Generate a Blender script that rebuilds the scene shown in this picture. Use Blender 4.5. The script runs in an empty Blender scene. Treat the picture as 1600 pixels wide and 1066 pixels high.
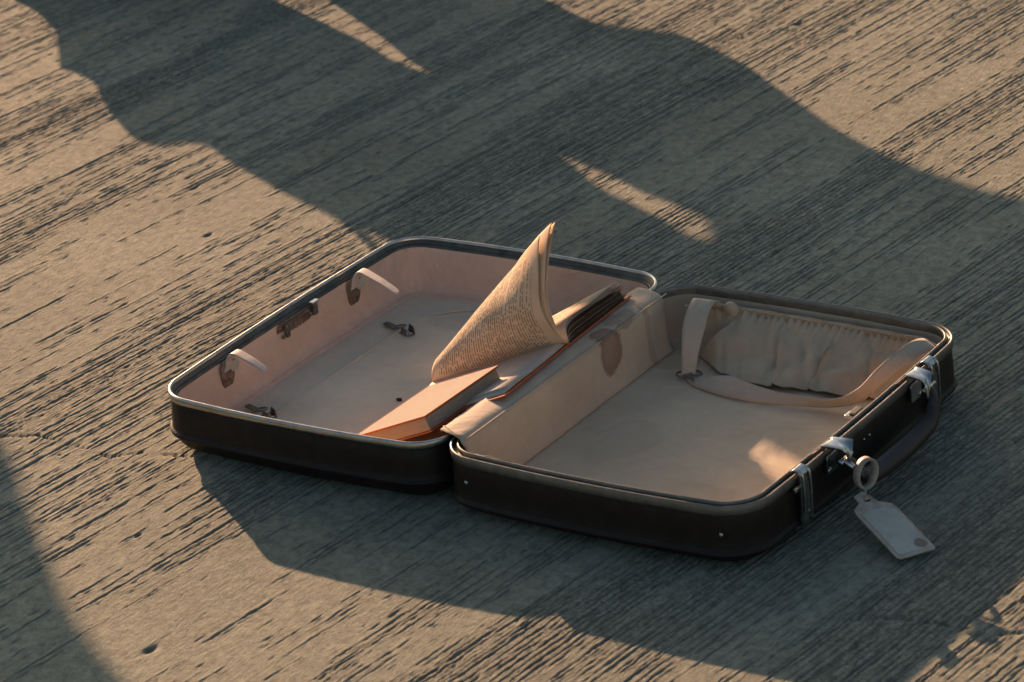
import bpy, math, random
import numpy as np
from mathutils import Matrix, Vector
random.seed(7); rng = np.random.default_rng(11)
R = math.radians
SC = bpy.context.scene
COL = SC.collection

# ------------------------------------------------------------------ camera
camd = bpy.data.cameras.new('camera'); cam = bpy.data.objects.new('camera', camd); COL.objects.link(cam)
camd.sensor_width = 36.0; camd.lens = 6087.77 / 1600 * 36
camd.clip_start = 0.05; camd.clip_end = 500
_r = Vector((0.99619, -0.034479, -0.080073)); _u = Vector((0.087181, 0.393978, 0.914976)); _f = Vector((0, 0.918473, -0.395484))
cam.matrix_world = Matrix(((_r.x, _u.x, -_f.x, 0), (_r.y, _u.y, -_f.y, -5.12972), (_r.z, _u.z, -_f.z, 2.2088), (0, 0, 0, 1)))
camd.dof.use_dof = True; camd.dof.focus_distance = 5.45; camd.dof.aperture_fstop = 9.0
SC.camera = cam

# ------------------------------------------------------------------ light
SUN_AZ, SUN_EL = R(-69.5), R(13.5)        # direction the light travels, height of the sun
w = bpy.data.worlds.new('World'); SC.world = w; w.use_nodes = True
nt = w.node_tree; bg = nt.nodes['Background']
sky = nt.nodes.new('ShaderNodeTexSky'); sky.sky_type = 'NISHITA'; sky.sun_disc = False
sky.sun_elevation = SUN_EL
tosun = (-math.cos(SUN_AZ), -math.sin(SUN_AZ))
sky.sun_rotation = math.atan2(tosun[0], tosun[1])
sky.air_density = 1.0; sky.dust_density = 2.0; sky.ozone_density = 1.0
nt.links.new(sky.outputs[0], bg.inputs[0]); bg.inputs[1].default_value = 0.058
sund = bpy.data.lights.new('sun', 'SUN'); sund.energy = 5.0; sund.angle = R(0.42); sund.color = (1.0, 0.595, 0.365)
sun = bpy.data.objects.new('sun', sund); COL.objects.link(sun)
d = Vector((math.cos(SUN_AZ) * math.cos(SUN_EL), math.sin(SUN_AZ) * math.cos(SUN_EL), -math.sin(SUN_EL)))
sun.rotation_euler = d.to_track_quat('-Z', 'Y').to_euler(); sun.location = (-2, 5, 3)
SC.view_settings.view_transform = 'Standard'; SC.view_settings.look = 'None'
SC.view_settings.gamma = 1; SC.view_settings.use_curve_mapping = False; SC.view_settings.exposure = 1.10

# ------------------------------------------------------------------ material helpers
def mat(name, col, rough=.6, metal=0.0, var=0.12, vscale=30, bump=0.0, bscale=200, col2=None, spec=0.5, stretch=None, trans=0.0, sheen=0.0):
    m = bpy.data.materials.new(name); m.use_nodes = True
    n = m.node_tree.nodes; l = m.node_tree.links; b = n['Principled BSDF']
    tc = n.new('ShaderNodeTexCoord'); mp = n.new('ShaderNodeMapping'); l.new(tc.outputs['Object'], mp.inputs[0])
    if stretch: mp.inputs['Scale'].default_value = stretch
    no = n.new('ShaderNodeTexNoise'); no.inputs['Scale'].default_value = vscale; no.inputs['Detail'].default_value = 6; no.inputs['Roughness'].default_value = .62
    l.new(mp.outputs[0], no.inputs['Vector'])
    rp = n.new('ShaderNodeValToRGB'); l.new(no.outputs[0], rp.inputs[0])
    c2 = col2 or tuple(c * (1 - var * 2) for c in col)
    rp.color_ramp.elements[0].position = .32; rp.color_ramp.elements[0].color = (*c2, 1)
    rp.color_ramp.elements[1].position = .66; rp.color_ramp.elements[1].color = (*col, 1)
    l.new(rp.outputs[0], b.inputs['Base Color'])
    b.inputs['Roughness'].default_value = rough; b.inputs['Metallic'].default_value = metal
    b.inputs['Specular IOR Level'].default_value = spec
    if sheen: b.inputs['Sheen Weight'].default_value = sheen
    mr = n.new('ShaderNodeMapRange'); l.new(no.outputs[0], mr.inputs[0])
    mr.inputs['To Min'].default_value = max(0, rough - .1); mr.inputs['To Max'].default_value = min(1, rough + .1)
    l.new(mr.outputs[0], b.inputs['Roughness'])
    if bump:
        nb = n.new('ShaderNodeTexNoise'); nb.inputs['Scale'].default_value = bscale; nb.inputs['Detail'].default_value = 4
        l.new(mp.outputs[0], nb.inputs['Vector'])
        bp = n.new('ShaderNodeBump'); bp.inputs['Strength'].default_value = 1; bp.inputs['Distance'].default_value = bump
        l.new(nb.outputs[0], bp.inputs['Height']); l.new(bp.outputs[0], b.inputs['Normal'])
    if trans:
        tr = n.new('ShaderNodeBsdfTranslucent'); l.new(rp.outputs[0], tr.inputs[0])
        mx = n.new('ShaderNodeMixShader'); mx.inputs[0].default_value = trans
        l.new(b.outputs[0], mx.inputs[1]); l.new(tr.outputs[0], mx.inputs[2]); l.new(mx.outputs[0], n['Material Output'].inputs[0])
    return m

def fabric(name, col, wrinkle=.0012, wscale=9, stain_shade=(), weave=True, dark_tone=(.24, .135, .08)):
    """lining cloth: blotches, soft wrinkles, fine weave, optional liquid marks and painted shade, stains (x,y,z, rx,ry,rz)"""
    m = bpy.data.materials.new(name); m.use_nodes = True
    n = m.node_tree.nodes; l = m.node_tree.links; b = n['Principled BSDF']
    b.inputs['Roughness'].default_value = .72; b.inputs['Specular IOR Level'].default_value = .25
    b.inputs['Sheen Weight'].default_value = .12
    tc = n.new('ShaderNodeTexCoord')
    n1 = n.new('ShaderNodeTexNoise'); n1.inputs['Scale'].default_value = 7; n1.inputs['Detail'].default_value = 8; n1.inputs['Roughness'].default_value = .6
    n2 = n.new('ShaderNodeTexNoise'); n2.inputs['Scale'].default_value = 60; n2.inputs['Detail'].default_value = 6; n2.inputs['Roughness'].default_value = .7
    for q in (n1, n2): l.new(tc.outputs['Object'], q.inputs['Vector'])
    rp = n.new('ShaderNodeValToRGB'); l.new(n1.outputs[0], rp.inputs[0])
    rp.color_ramp.elements[0].position = .3; rp.color_ramp.elements[0].color = (*[c * .76 for c in col], 1)
    rp.color_ramp.elements[1].position = .68; rp.color_ramp.elements[1].color = (*col, 1)
    mx = n.new('ShaderNodeMix'); mx.data_type = 'RGBA'; mx.blend_type = 'MULTIPLY'; mx.inputs[0].default_value = .22
    l.new(rp.outputs[0], mx.inputs[6]); l.new(n2.outputs[0], mx.inputs[7])
    cur = mx.outputs[2]
    for (sx, sy, sz, rx, ry, rz, k) in stain_shade:
        mp = n.new('ShaderNodeMapping'); mp.vector_type = 'TEXTURE'; mp.inputs['Location'].default_value = (sx, sy, sz); mp.inputs['Scale'].default_value = (rx, ry, rz)
        nn = n.new('ShaderNodeTexNoise'); nn.inputs['Scale'].default_value = 26; nn.inputs['Detail'].default_value = 5
        l.new(tc.outputs['Object'], nn.inputs['Vector'])
        ad = n.new('ShaderNodeVectorMath'); ad.operation = 'MULTIPLY_ADD'; ad.inputs[1].default_value = (.05, .05, .05)
        l.new(nn.outputs['Color'], ad.inputs[0]); l.new(tc.outputs['Object'], ad.inputs[2])
        sb = n.new('ShaderNodeVectorMath'); sb.operation = 'SUBTRACT'; sb.inputs[1].default_value = (.025, .025, .025)
        l.new(ad.outputs[0], sb.inputs[0]); l.new(sb.outputs[0], mp.inputs[0])
        ln = n.new('ShaderNodeVectorMath'); ln.operation = 'LENGTH'; l.new(mp.outputs[0], ln.inputs[0])
        r2 = n.new('ShaderNodeValToRGB'); l.new(ln.outputs['Value'], r2.inputs[0])
        r2.color_ramp.elements[0].position = .35; r2.color_ramp.elements[0].color = (k * .8, k * .8, k * .8, 1)
        e = r2.color_ramp.elements.new(.80); e.color = (k, k, k, 1)
        r2.color_ramp.elements[2].position = 1.0; r2.color_ramp.elements[2].color = (0, 0, 0, 1)
        m2 = n.new('ShaderNodeMix'); m2.data_type = 'RGBA'; l.new(r2.outputs[0], m2.inputs[0]); l.new(cur, m2.inputs[6]); m2.inputs[7].default_value = (*dark_tone, 1)
        cur = m2.outputs[2]
    l.new(cur, b.inputs['Base Color'])
    wr = n.new('ShaderNodeTexNoise'); wr.inputs['Scale'].default_value = wscale; wr.inputs['Detail'].default_value = 4; wr.inputs['Distortion'].default_value = 1.2
    l.new(tc.outputs['Object'], wr.inputs['Vector'])
    b1 = n.new('ShaderNodeBump'); b1.inputs['Distance'].default_value = wrinkle * 6; l.new(wr.outputs[0], b1.inputs['Height'])
    fine = n.new('ShaderNodeTexNoise'); fine.inputs['Scale'].default_value = 700; l.new(tc.outputs['Object'], fine.inputs['Vector'])
    b2 = n.new('ShaderNodeBump'); b2.inputs['Distance'].default_value = .0006; b2.inputs['Strength'].default_value = .6; l.new(fine.outputs[0], b2.inputs['Height'])
    l.new(b1.outputs[0], b2.inputs['Normal']); l.new(b2.outputs[0], b.inputs['Normal'])
    return m

M = {}
M['shell'] = mat('brown_shell', (.013, .008, .006), .48, 0, .2, 45, .0006, 420, spec=.28, col2=(.022, .015, .011))
M['alu'] = mat('aluminium_trim', (.62, .60, .54), .30, 1, .12, 60, .00015, 300)
M['body_trim'] = mat('dull_brass_trim', (.24, .23, .20), .46, .85, .15, 60, .0002, 300)
M['channel'] = mat('dull_channel_metal', (.17, .155, .125), .42, .9, .25, 40, .0002, 200)
M['chrome'] = mat('worn_chrome', (.60, .60, .58), .20, 1, .2, 90, .0001, 400)
M['bronze'] = mat('aged_lock_metal', (.34, .26, .19), .45, .6, .3, 120, .0003, 500, col2=(.16, .10, .07))
M['dark_metal'] = mat('dark_tarnished_metal', (.26, .26, .23), .36, .8, .3, 120, .0003, 500)
M['lid_wall'] = fabric('pink_lining_cloth', (.86, .63, .47), .0016, 8)
M['lid_floor'] = fabric('grey_lining_cloth', (.78, .68, .50), .0016, 6, stain_shade=((-.30, .50, .013, .05, .03, .05, .16), (-.18, .33, .013, .03, .05, .05, .12)))
M['body_wall'] = fabric('cream_lining_cloth', (.68, .53, .37), .0010, 8,
                        stain_shade=((.030, .392, .076, .03, .030, .036, .9), (.030, .492, .05,   .03, .010, .055, .38), (.012, .445, .092, .02, .034, .02, .5)))  # last ellipse paints the shade under the open book onto the cloth
M['body_floor'] = fabric('tan_lining_cloth', (.75, .615, .42), .0016, 6, stain_shade=((.05, .52, .02, .05, .05, .05, .25), (.13, .25, .013, .05, .08, .05, .14), (.30, .15, .013, .06, .04, .05, .12)))
M['pocket'] = fabric('pocket_cloth', (.62, .49, .33), .0008, 14)
M['web'] = fabric('webbing', (.62, .51, .38), .0002, 30)
M['strap'] = mat('pale_leather_strap', (.62, .52, .42), .5, 0, .10, 80, .0002, 500)
M['tagleather'] = mat('cream_tag_vinyl', (.52, .45, .36), .5, 0, .15, 45, .0005, 200, col2=(.30, .23, .17))
M['tagcard'] = mat('grey_tag_window', (.52, .50, .41), .4, 0, .13, 28, .0010, 40)
M['tagstain'] = mat('stained_tag_spot', (.32, .24, .18), .7, 0, .2, 300, .0006, 500)
M['cover'] = mat('orange_cloth_cover', (.235, .195, .150), .75, 0, .07, 40, .0002, 900, spec=.12)
M['cover_edge'] = mat('red_cover_edge', (.48, .13, .05), .7, 0, .15, 200, .0002, 600, spec=.15)
M['inner'] = mat('endpaper', (.74, .62, .49), .8, 0, .06, 60)
M['grip'] = mat('brown_handle_grip', (.028, .016, .012), .45, 0, .2, 60, .0003, 600)
M['grit'] = mat('dark_grit', (.03, .026, .022), .9, 0, .2, 400, .0005, 900)
M['shadow_cloth'] = mat('grey_shadow_cloth', (.16, .15, .14), .95, 0, .2, 12, .001, 300)  # grey cloth of the added, unseen shadow casters
M['pole'] = mat('painted_steel_pole', (.1, .1, .1), .5, .3, .1, 30)

def paper(name, col, text=True, W=.185, H=.22, lines=50, trans=.22, edge=False):
    m = bpy.data.materials.new(name); m.use_nodes = True
    n = m.node_tree.nodes; l = m.node_tree.links; b = n['Principled BSDF']
    b.inputs['Roughness'].default_value = .9; b.inputs['Specular IOR Level'].default_value = .08
    tc = n.new('ShaderNodeTexCoord')
    no = n.new('ShaderNodeTexNoise'); no.inputs['Scale'].default_value = 22; no.inputs['Detail'].default_value = 6; l.new(tc.outputs['Object'], no.inputs['Vector'])
    rp = n.new('ShaderNodeValToRGB'); l.new(no.outputs[0], rp.inputs[0])
    rp.color_ramp.elements[0].position = .3; rp.color_ramp.elements[0].color = (*[c * k for c, k in zip(col, (.9, .84, .76))], 1)
    rp.color_ramp.elements[1].position = .65; rp.color_ramp.elements[1].color = (*col, 1)
    cur = rp.outputs[0]
    if text:
        def math_(op, a, bb=None, c=None):
            q = n.new('ShaderNodeMath'); q.operation = op
            for i, v in enumerate((a, bb, c)):
                if v is None: continue
                if isinstance(v, (int, float)): q.inputs[i].default_value = v
                else: l.new(v, q.inputs[i])
            return q.outputs[0]
        sp = n.new('ShaderNodeSeparateXYZ'); l.new(tc.outputs['UV'], sp.inputs[0])
        U, V = sp.outputs[0], sp.outputs[1]            # U 0..1 down the page (spine direction), V 0..1 along the lines
        rowf = math_('MULTIPLY', U, lines); row = math_('FLOOR', rowf); fr = math_('FRACT', rowf)
        inrow = math_('MULTIPLY', math_('GREATER_THAN', fr, .27), math_('LESS_THAN', fr, .78))
        def noise1(scale, seed, vv=V):
            cb = n.new('ShaderNodeCombineXYZ'); l.new(math_('MULTIPLY', vv, scale), cb.inputs[0]); l.new(math_('MULTIPLY_ADD', row, 7.31, seed), cb.inputs[1])
            q = n.new('ShaderNodeTexNoise'); q.inputs['Scale'].default_value = 1; q.inputs['Detail'].default_value = 0; l.new(cb.outputs[0], q.inputs['Vector'])
            return q.outputs[0]
        word = math_('GREATER_THAN', noise1(38, 3.1), .40)
        lett = math_('GREATER_THAN', noise1(210, 9.7), .36)
        lo = math_('GREATER_THAN', V, .11)
        hi = math_('LESS_THAN', V, math_('MULTIPLY_ADD', math_('GREATER_THAN', noise1(0, 5.5), .62), -.33, .90))
        mar = math_('MULTIPLY', math_('GREATER_THAN', U, .07), math_('LESS_THAN', U, .93))
        ink = inrow
        for q in (word, lett, lo, hi, mar): ink = math_('MULTIPLY', ink, q)
        ink = math_('MULTIPLY', ink, .62)
        mx = n.new('ShaderNodeMix'); mx.data_type = 'RGBA'; l.new(ink, mx.inputs[0]); l.new(cur, mx.inputs[6]); mx.inputs[7].default_value = (.10, .06, .04, 1)
        cur = mx.outputs[2]
    l.new(cur, b.inputs['Base Color'])
    if edge:
        wv = n.new('ShaderNodeTexNoise'); wv.inputs['Scale'].default_value = 1
        mp = n.new('ShaderNodeMapping'); mp.inputs['Scale'].default_value = edge; l.new(tc.outputs['Object'], mp.inputs[0]); l.new(mp.outputs[0], wv.inputs['Vector'])
        bp = n.new('ShaderNodeBump'); bp.inputs['Distance'].default_value = .0015; l.new(wv.outputs[0], bp.inputs['Height']); l.new(bp.outputs[0], b.inputs['Normal'])
    if trans:
        tr = n.new('ShaderNodeBsdfTranslucent'); l.new(cur, tr.inputs[0])
        ms = n.new('ShaderNodeMixShader'); ms.inputs[0].default_value = trans
        l.new(b.outputs[0], ms.inputs[1]); l.new(tr.outputs[0], ms.inputs[2]); l.new(ms.outputs[0], n['Material Output'].inputs[0])
    return m
M['page'] = paper('printed_page', (.86, .70, .52))
M['blank'] = paper('page_paper', (.72, .58, .44), text=False)
M['pages_edge'] = paper('page_block_edge', (.44, .33, .24), text=False, trans=0, edge=(30, 30, 1500))
M['pages_brown'] = paper('browned_page_edge', (.15, .085, .055), text=False, trans=0, edge=(30, 30, 1500))

# ------------------------------------------------------------------ object helpers
YAW = 0.9743; O = Vector((-0.1117, -0.5346, 0))
ROTZ = YAW - math.pi / 2                  # suitcase local X = across, Y = along the hinge
ORG = {}
def l2w(x, y, z=0):
    c, s = math.cos(ROTZ), math.sin(ROTZ)
    return Vector((O.x + c * x - s * y, O.y + s * x + c * y, z))
def thing(name, label, cat, at=(0, 0, 0), group=None):
    o = bpy.data.objects.new(name, None); COL.objects.link(o); o.empty_display_size = .05
    o.location = l2w(*at); o.rotation_euler = (0, 0, ROTZ); o['label'] = label; o['category'] = cat
    if group: o['group'] = group
    ORG[o] = np.array(at, float); return o
def mesh(name, V, F, m, parent=None, smooth=True, at=None, uv=None):
    V = np.asarray(V, float)
    base = ORG.get(parent, np.zeros(3)) if parent is not None else (np.array(at, float) if at is not None else np.zeros(3))
    me = bpy.data.meshes.new(name); me.from_pydata((V - base).tolist(), [], [list(map(int, f)) for f in F])
    me.materials.append(M[m] if isinstance(m, str) else m)
    if smooth: me.polygons.foreach_set('use_smooth', [True] * len(me.polygons))
    if uv is not None:
        ul = me.uv_layers.new(name='UVMap'); uv = np.asarray(uv)
        idx = np.empty(len(me.loops), int); me.loops.foreach_get('vertex_index', idx); ul.data.foreach_set('uv', uv[idx].ravel())
    me.update()
    o = bpy.data.objects.new(name, me); COL.objects.link(o)
    if parent is not None: o.parent = parent; ORG[o] = ORG[parent]
    else: o.location = l2w(*base) ; o.rotation_euler = (0, 0, ROTZ)
    return o
def bevel(o, wd=.001, seg=2, ang=35):
    md = o.modifiers.new('b', 'BEVEL'); md.width = wd; md.segments = seg; md.limit_method = 'ANGLE'; md.angle_limit = R(ang); return o
def solid(o, t, off=-1):
    md = o.modifiers.new('s', 'SOLIDIFY'); md.thickness = t; md.offset = off; return o
def grid_faces(nu, nv, closed_u=False):
    F = []
    for i in range(nu if closed_u else nu - 1):
        for j in range(nv - 1):
            i2 = (i + 1) % nu
            F.append((i * nv + j, i2 * nv + j, i2 * nv + j + 1, i * nv + j + 1))
    return F
def outline(x0, x1, y0, y1, r, bxl=0, bxr=0, by=0, ins=0, nc=12, ns=14):
    """rounded rectangle, counter-clockwise, sides bowed outward; ins shrinks it"""
    X0, X1, Y0, Y1 = x0 + ins, x1 - ins, y0 + ins, y1 - ins; r = max(r - ins, .004)
    cs = [(X1 - r, Y0 + r, -90), (X1 - r, Y1 - r, 0), (X0 + r, Y1 - r, 90), (X0 + r, Y0 + r, 180)]
    P = []
    for k, (cx, cy, a) in enumerate(cs):
        for i in range(nc + 1):
            t = R(a + 90 * i / nc); P.append((cx + r * math.cos(t), cy + r * math.sin(t)))
        nx, ny, na = cs[(k + 1) % 4]; t = R(na); q = (nx + r * math.cos(t), ny + r * math.sin(t)); p = P[-1]
        for i in range(1, ns): P.append((p[0] + (q[0] - p[0]) * i / ns, p[1] + (q[1] - p[1]) * i / ns))
    P = np.array(P); xc, yc = (x0 + x1) / 2, (y0 + y1) / 2; hx, hy = (x1 - x0) / 2, (y1 - y0) / 2
    u = (P[:, 0] - xc) / hx; v = (P[:, 1] - yc) / hy
    P2 = P.copy()
    P2[:, 0] += np.where(u > 0, bxr, bxl) * u * (1 - np.clip(v, -1, 1) ** 2)
    P2[:, 1] += by * v * (1 - np.clip(u, -1, 1) ** 2)
    return P2
def loft(spec, prof, m, name, parent, cap=False, closed=False, smooth=True, zf=None):
    rings = []
    for (ins, z) in prof:
        P = outline(**spec, ins=ins); rings.append(np.column_stack([P, np.full(len(P), z)]))
    n = len(rings[0]); V = np.concatenate(rings); F = []
    k = len(rings)
    for a in range(k if closed else k - 1):
        b = (a + 1) % k
        for i in range(n):
            j = (i + 1) % n; F.append((a * n + i, b * n + i, b * n + j, a * n + j))
    if cap: F.append([(k - 1) * n + i for i in range(n)][::-1])
    return mesh(name, V, F, m, parent, smooth)
def tube(path, rad, m, name, parent=None, seg=10, closed=False, at=None, sx=1.0, sy=1.0, upv=(0, 0, 1), cap=True, sub=0):
    """sweep an (elliptic) section along a path"""
    P = np.array(path, float)
    if sub: P = smooth_path(P, sub, closed)
    n = len(P); rads = rad if hasattr(rad, '__len__') else [rad] * n
    if len(rads) != n: rads = np.interp(np.linspace(0, 1, n), np.linspace(0, 1, len(rads)), rads)
    V = []; up = np.array(upv, float)
    for i in range(n):
        a = P[(i - 1) % n] if (closed or i > 0) else P[i]; b = P[(i + 1) % n] if (closed or i < n - 1) else P[i]
        t = b - a; t /= np.linalg.norm(t) + 1e-12
        s = np.cross(t, up); s /= np.linalg.norm(s) + 1e-12; q = np.cross(s, t)
        for k in range(seg):
            an = 2 * math.pi * k / seg; V.append(P[i] + rads[i] * (math.cos(an) * s * sx + math.sin(an) * q * sy))
    F = []
    for i in range(n if closed else n - 1):
        j = (i + 1) % n
        for k in range(seg):
            k2 = (k + 1) % seg; F.append((i * seg + k, i * seg + k2, j * seg + k2, j * seg + k))
    if cap and not closed: F.append(list(range(seg))[::-1]); F.append([(n - 1) * seg + k for k in range(seg)])
    return mesh(name, V, F, m, parent, at=at)
def smooth_path(P, sub, closed=False):
    P = np.array(P, float); n = len(P); out = []
    g = lambda i: P[i % n] if closed else P[min(max(i, 0), n - 1)]
    for i in range(n if closed else n - 1):
        p0, p1, p2, p3 = g(i - 1), g(i), g(i + 1), g(i + 2)
        for k in range(sub):
            t = k / sub; out.append(.5 * ((2 * p1) + (-p0 + p2) * t + (2 * p0 - 5 * p1 + 4 * p2 - p3) * t * t + (-p0 + 3 * p1 - 3 * p2 + p3) * t ** 3))
    if not closed: out.append(P[-1])
    return np.array(out)
def ribbon(A, B, m, name, parent, thick=.0018, sub=8, nv=4, at=None):
    A = smooth_path(A, sub); B = smooth_path(B, sub); n = len(A); V = []
    for i in range(n):
        for j in range(nv): V.append(A[i] + (B[i] - A[i]) * j / (nv - 1))
    o = mesh(name, V, grid_faces(n, nv), m, parent, at=at); solid(o, thick, 0); return o
def box(c, s, m, name, parent, ax=None, bev=.0008, smooth=False, at=None):
    c = np.array(c, float); ax = np.eye(3) if ax is None else np.array(ax, float)
    V = [c + sum(ax[k] * s[k] * .5 * sg[k] for k in range(3)) for sg in [(x, y, z) for z in (-1, 1) for y in (-1, 1) for x in (-1, 1)]]
    F = [(0, 2, 3, 1), (4, 5, 7, 6), (0, 1, 5, 4), (2, 6, 7, 3), (0, 4, 6, 2), (1, 3, 7, 5)]
    o = mesh(name, V, F, m, parent, smooth, at=at)
    if bev: bevel(o, bev, 2)
    return o
def extrude(poly, org, ux, uy, t, m, name, parent, bev=.0006, at=None):
    """2-D polygon in plane (ux,uy) at org, thickness t along the normal"""
    org = np.array(org, float); ux = np.array(ux, float); uy = np.array(uy, float); nrm = np.cross(ux, uy); nrm /= np.linalg.norm(nrm)
    n = len(poly); V = [org + ux * a + uy * b for a, b in poly] + [org + ux * a + uy * b + nrm * t for a, b in poly]
    F = [list(range(n))[::-1], [n + i for i in range(n)]] + [(i, (i + 1) % n, n + (i + 1) % n, n + i) for i in range(n)]
    o = mesh(name, V, F, m, parent, False, at=at)
    if bev: bevel(o, bev, 2)
    return o
def rrect(w_, h_, r, n=5):
    P = []
    for cx, cy, a in ((w_ / 2 - r, -h_ / 2 + r, -90), (w_ / 2 - r, h_ / 2 - r, 0), (-w_ / 2 + r, h_ / 2 - r, 90), (-w_ / 2 + r, -h_ / 2 + r, 180)):
        for i in range(n + 1): t = R(a + 90 * i / n); P.append((cx + r * math.cos(t), cy + r * math.sin(t)))
    return P

# ------------------------------------------------------------------ ground: broomed and raked concrete, one sheet
def vnoise(x, y, seed=0):
    """smooth value noise on arrays, about -1..1"""
    xi = np.floor(x).astype(np.int64); yi = np.floor(y).astype(np.int64); fx = x - xi; fy = y - yi
    fx = fx * fx * (3 - 2 * fx); fy = fy * fy * (3 - 2 * fy)
    def h(a, b):
        n_ = (a * 374761393 + b * 668265263 + seed * 1442695041) & 0xffffffff
        n_ = ((n_ ^ (n_ >> 13)) * 1274126177) & 0xffffffff; n_ = (n_ ^ (n_ >> 16)) & 0xffff
        return n_ / 32767.5 - 1
    a = h(xi, yi); b = h(xi + 1, yi); c = h(xi, yi + 1); d_ = h(xi + 1, yi + 1)
    return (a + (b - a) * fx) * (1 - fy) + (c + (d_ - c) * fx) * fy
def fbm(x, y, o=4, seed=0):
    s = 0; a = 1; t = 0
    for k in range(o): s = s + a * vnoise(x * 2 ** k, y * 2 ** k, seed + k * 17); t += a; a *= .55
    return s / t
GA = R(50.5)                               # rake direction
def ground():
    def axis(lo, hi, step, far):
        a = np.arange(lo, hi, step); out = []; x = hi; s = step
        while x < far: s *= 1.35; x += s; out.append(x)
        left = []; x = lo; s = step
        while x > -far: s *= 1.35; x -= s; left.append(x)
        return np.array(left[::-1] + list(a) + out)
    al = axis(-1.22, 1.72, .0047, 160); cr = axis(-1.95, 1.22, .0015, 160)
    A, C = np.meshgrid(al, cr, indexing='ij')
    fade = np.clip((1.9 - np.abs(A - .2)) / .3, 0, 1) * np.clip((1.75 - np.abs(C + .35)) / .15, 0, 1)
    Cw = C + .0035 * fbm(A * 2.2, C * 1.5, 3, 5) + .0010 * fbm(A * 28, C * 30, 3, 6) + .0015 * vnoise(A * 85, C * 220, 8) + .0007 * vnoise(A * 200, C * 420, 9)     # lines wander
    # several rakings: irregular spacing
    sp = .0096
    k = Cw / sp; ki = np.floor(k).astype(np.int64)
    H = np.zeros_like(A); D = np.zeros_like(A)
    def rnd(i, s):
        n_ = (i * 2654435761 + s * 40503) & 0xffffffff; n_ = ((n_ ^ (n_ >> 15)) * 2246822519) & 0xffffffff
        return ((n_ ^ (n_ >> 13)) & 0xffff) / 65535.
    band = fbm(A * 1.1, C * 8.5, 3, 21) + .40 * fbm(A * 6, C * 26, 2, 22)    # where rake bit into the slab
    for dk in (-1, 0, 1):
        kk = ki + dk
        cen = (kk + .5 + (rnd(kk, 3) - .5) * .55) * sp
        wd = .0009 + .0011 * rnd(kk, 5) ** 1.3
        pres = vnoise(A * 3.4 + rnd(kk, 7) * 97, kk * 1.7 + 0 * A, 31) + .75 * vnoise(A * 15 + rnd(kk, 8) * 57, kk * 3.1 + 0 * A, 32) + .6 * vnoise(A * 55, kk * 5.3 + 0 * A, 33)
        on = np.clip((pres * .66 + band * 1.5 + .34 + .50 * (rnd(kk, 9) - .5)) * 3.2, 0, 1)
        wdd = wd * (1.0 + .55 * vnoise(A * 70, kk * 2.3 + 0 * A, 34) + .8 * np.clip(vnoise(A * 9, kk * 6.7 + 0 * A, 37) - .25, 0, 1))
        x = (Cw - cen) / np.maximum(wdd, .0006)
        g = np.exp(-np.abs(x) ** 2.6)
        dep = .00125 * (.5 + rnd(kk, 11)) * (.8 + .5 * vnoise(A * 22, kk * 9.1 + 0 * A, 35))
        H -= on * g * dep; D += on * g
        H += on * .0009 * np.exp(-(x - 2.1) ** 2 * .9) * (.5 + .8 * vnoise(A * 70, C * 300, 36)) + on * .0005 * np.exp(-(x + 2.1) ** 2 * .9)
    bm = np.clip(band * 1.6 + .25, 0, 1)
    H += bm * .0010 * fbm(A * 170, C * 300, 2, 41) * np.clip(.35 + 1.6 * vnoise(A * 11, C * 30, 46), 0, 1); D += bm * .6 * np.clip(fbm(A * 60, C * 150, 3, 45) * 3 - .2, 0, 1)                          # torn, gritty patches between the lines
    H += .00030 * fbm(A * 110, C * 260, 2, 42) + .0012 * fbm(A * 1.6, C * 2.5, 3, 43)
    pit = vnoise(A * 85, C * 150, 51); H -= np.clip(pit - .88, 0, 1) * .012; D += np.clip(pit - .89, 0, 1) * 5
    ca, sa = math.cos(GA), math.sin(GA)
    X = A * ca + C * sa; Y = A * sa - C * ca
    # cracks
    def crack(pts, wdt, depth, seed):
        nonlocal H, D
        for (p, q) in zip(pts[:-1], pts[1:]):
            px, py = p; qx, qy = q; L2 = (qx - px) ** 2 + (qy - py) ** 2
            t = np.clip(((X - px) * (qx - px) + (Y - py) * (qy - py)) / L2, 0, 1)
            jx = .007 * fbm(X * 24, Y * 24, 3, seed); jy = .007 * fbm(X * 24, Y * 24, 3, seed + 9)
            dd = np.hypot(X + jx - (px + t * (qx - px)), Y + jy - (py + t * (qy - py)))
            g = np.exp(-(dd / wdt) ** 2); H -= g * depth; D += g * .9
    sel = None
    crack([(-.76, -.18), (-.667, -.184), (-.601, -.241), (-.563, -.28), (-.52, -.268), (-.448, -.297)], .0021, .004, 61)
    crack([(.36, -.93), (.434, -.946), (.492, -.973), (.549, -1.009), (.61, -1.015)], .0026, .004, 71)
    for (hx, hy, hr) in ((-.477, -.858, .0075), (-.51, -.531, .0035), (-.488, .734, .006), (-.457, .521, .005), (.544, 1.281, .008)):
        g = np.exp(-(((X - hx) * ca + (Y - hy) * sa) / (hr * 1.6)) ** 2 - (((X - hx) * sa - (Y - hy) * ca) / (hr * .8)) ** 2); H -= g * .004; D += g * 1.3
    H *= fade; D *= fade
    # keep what lies under the suitcase from poking through it
    na, nc = A.shape
    V = np.column_stack([X.ravel(), Y.ravel(), (H - .0006 * fade).ravel()]).astype(np.float32)
    i = np.arange(na - 1)[:, None] * nc + np.arange(nc - 1)[None, :]
    F = np.stack([i, i + 1, i + nc + 1, i + nc], -1).reshape(-1, 4)[:, ::-1].astype(np.int32)
    me = bpy.data.meshes.new('ground'); me.vertices.add(len(V)); me.vertices.foreach_set('co', V.ravel())
    me.loops.add(F.size); me.loops.foreach_set('vertex_index', F.ravel())
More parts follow.
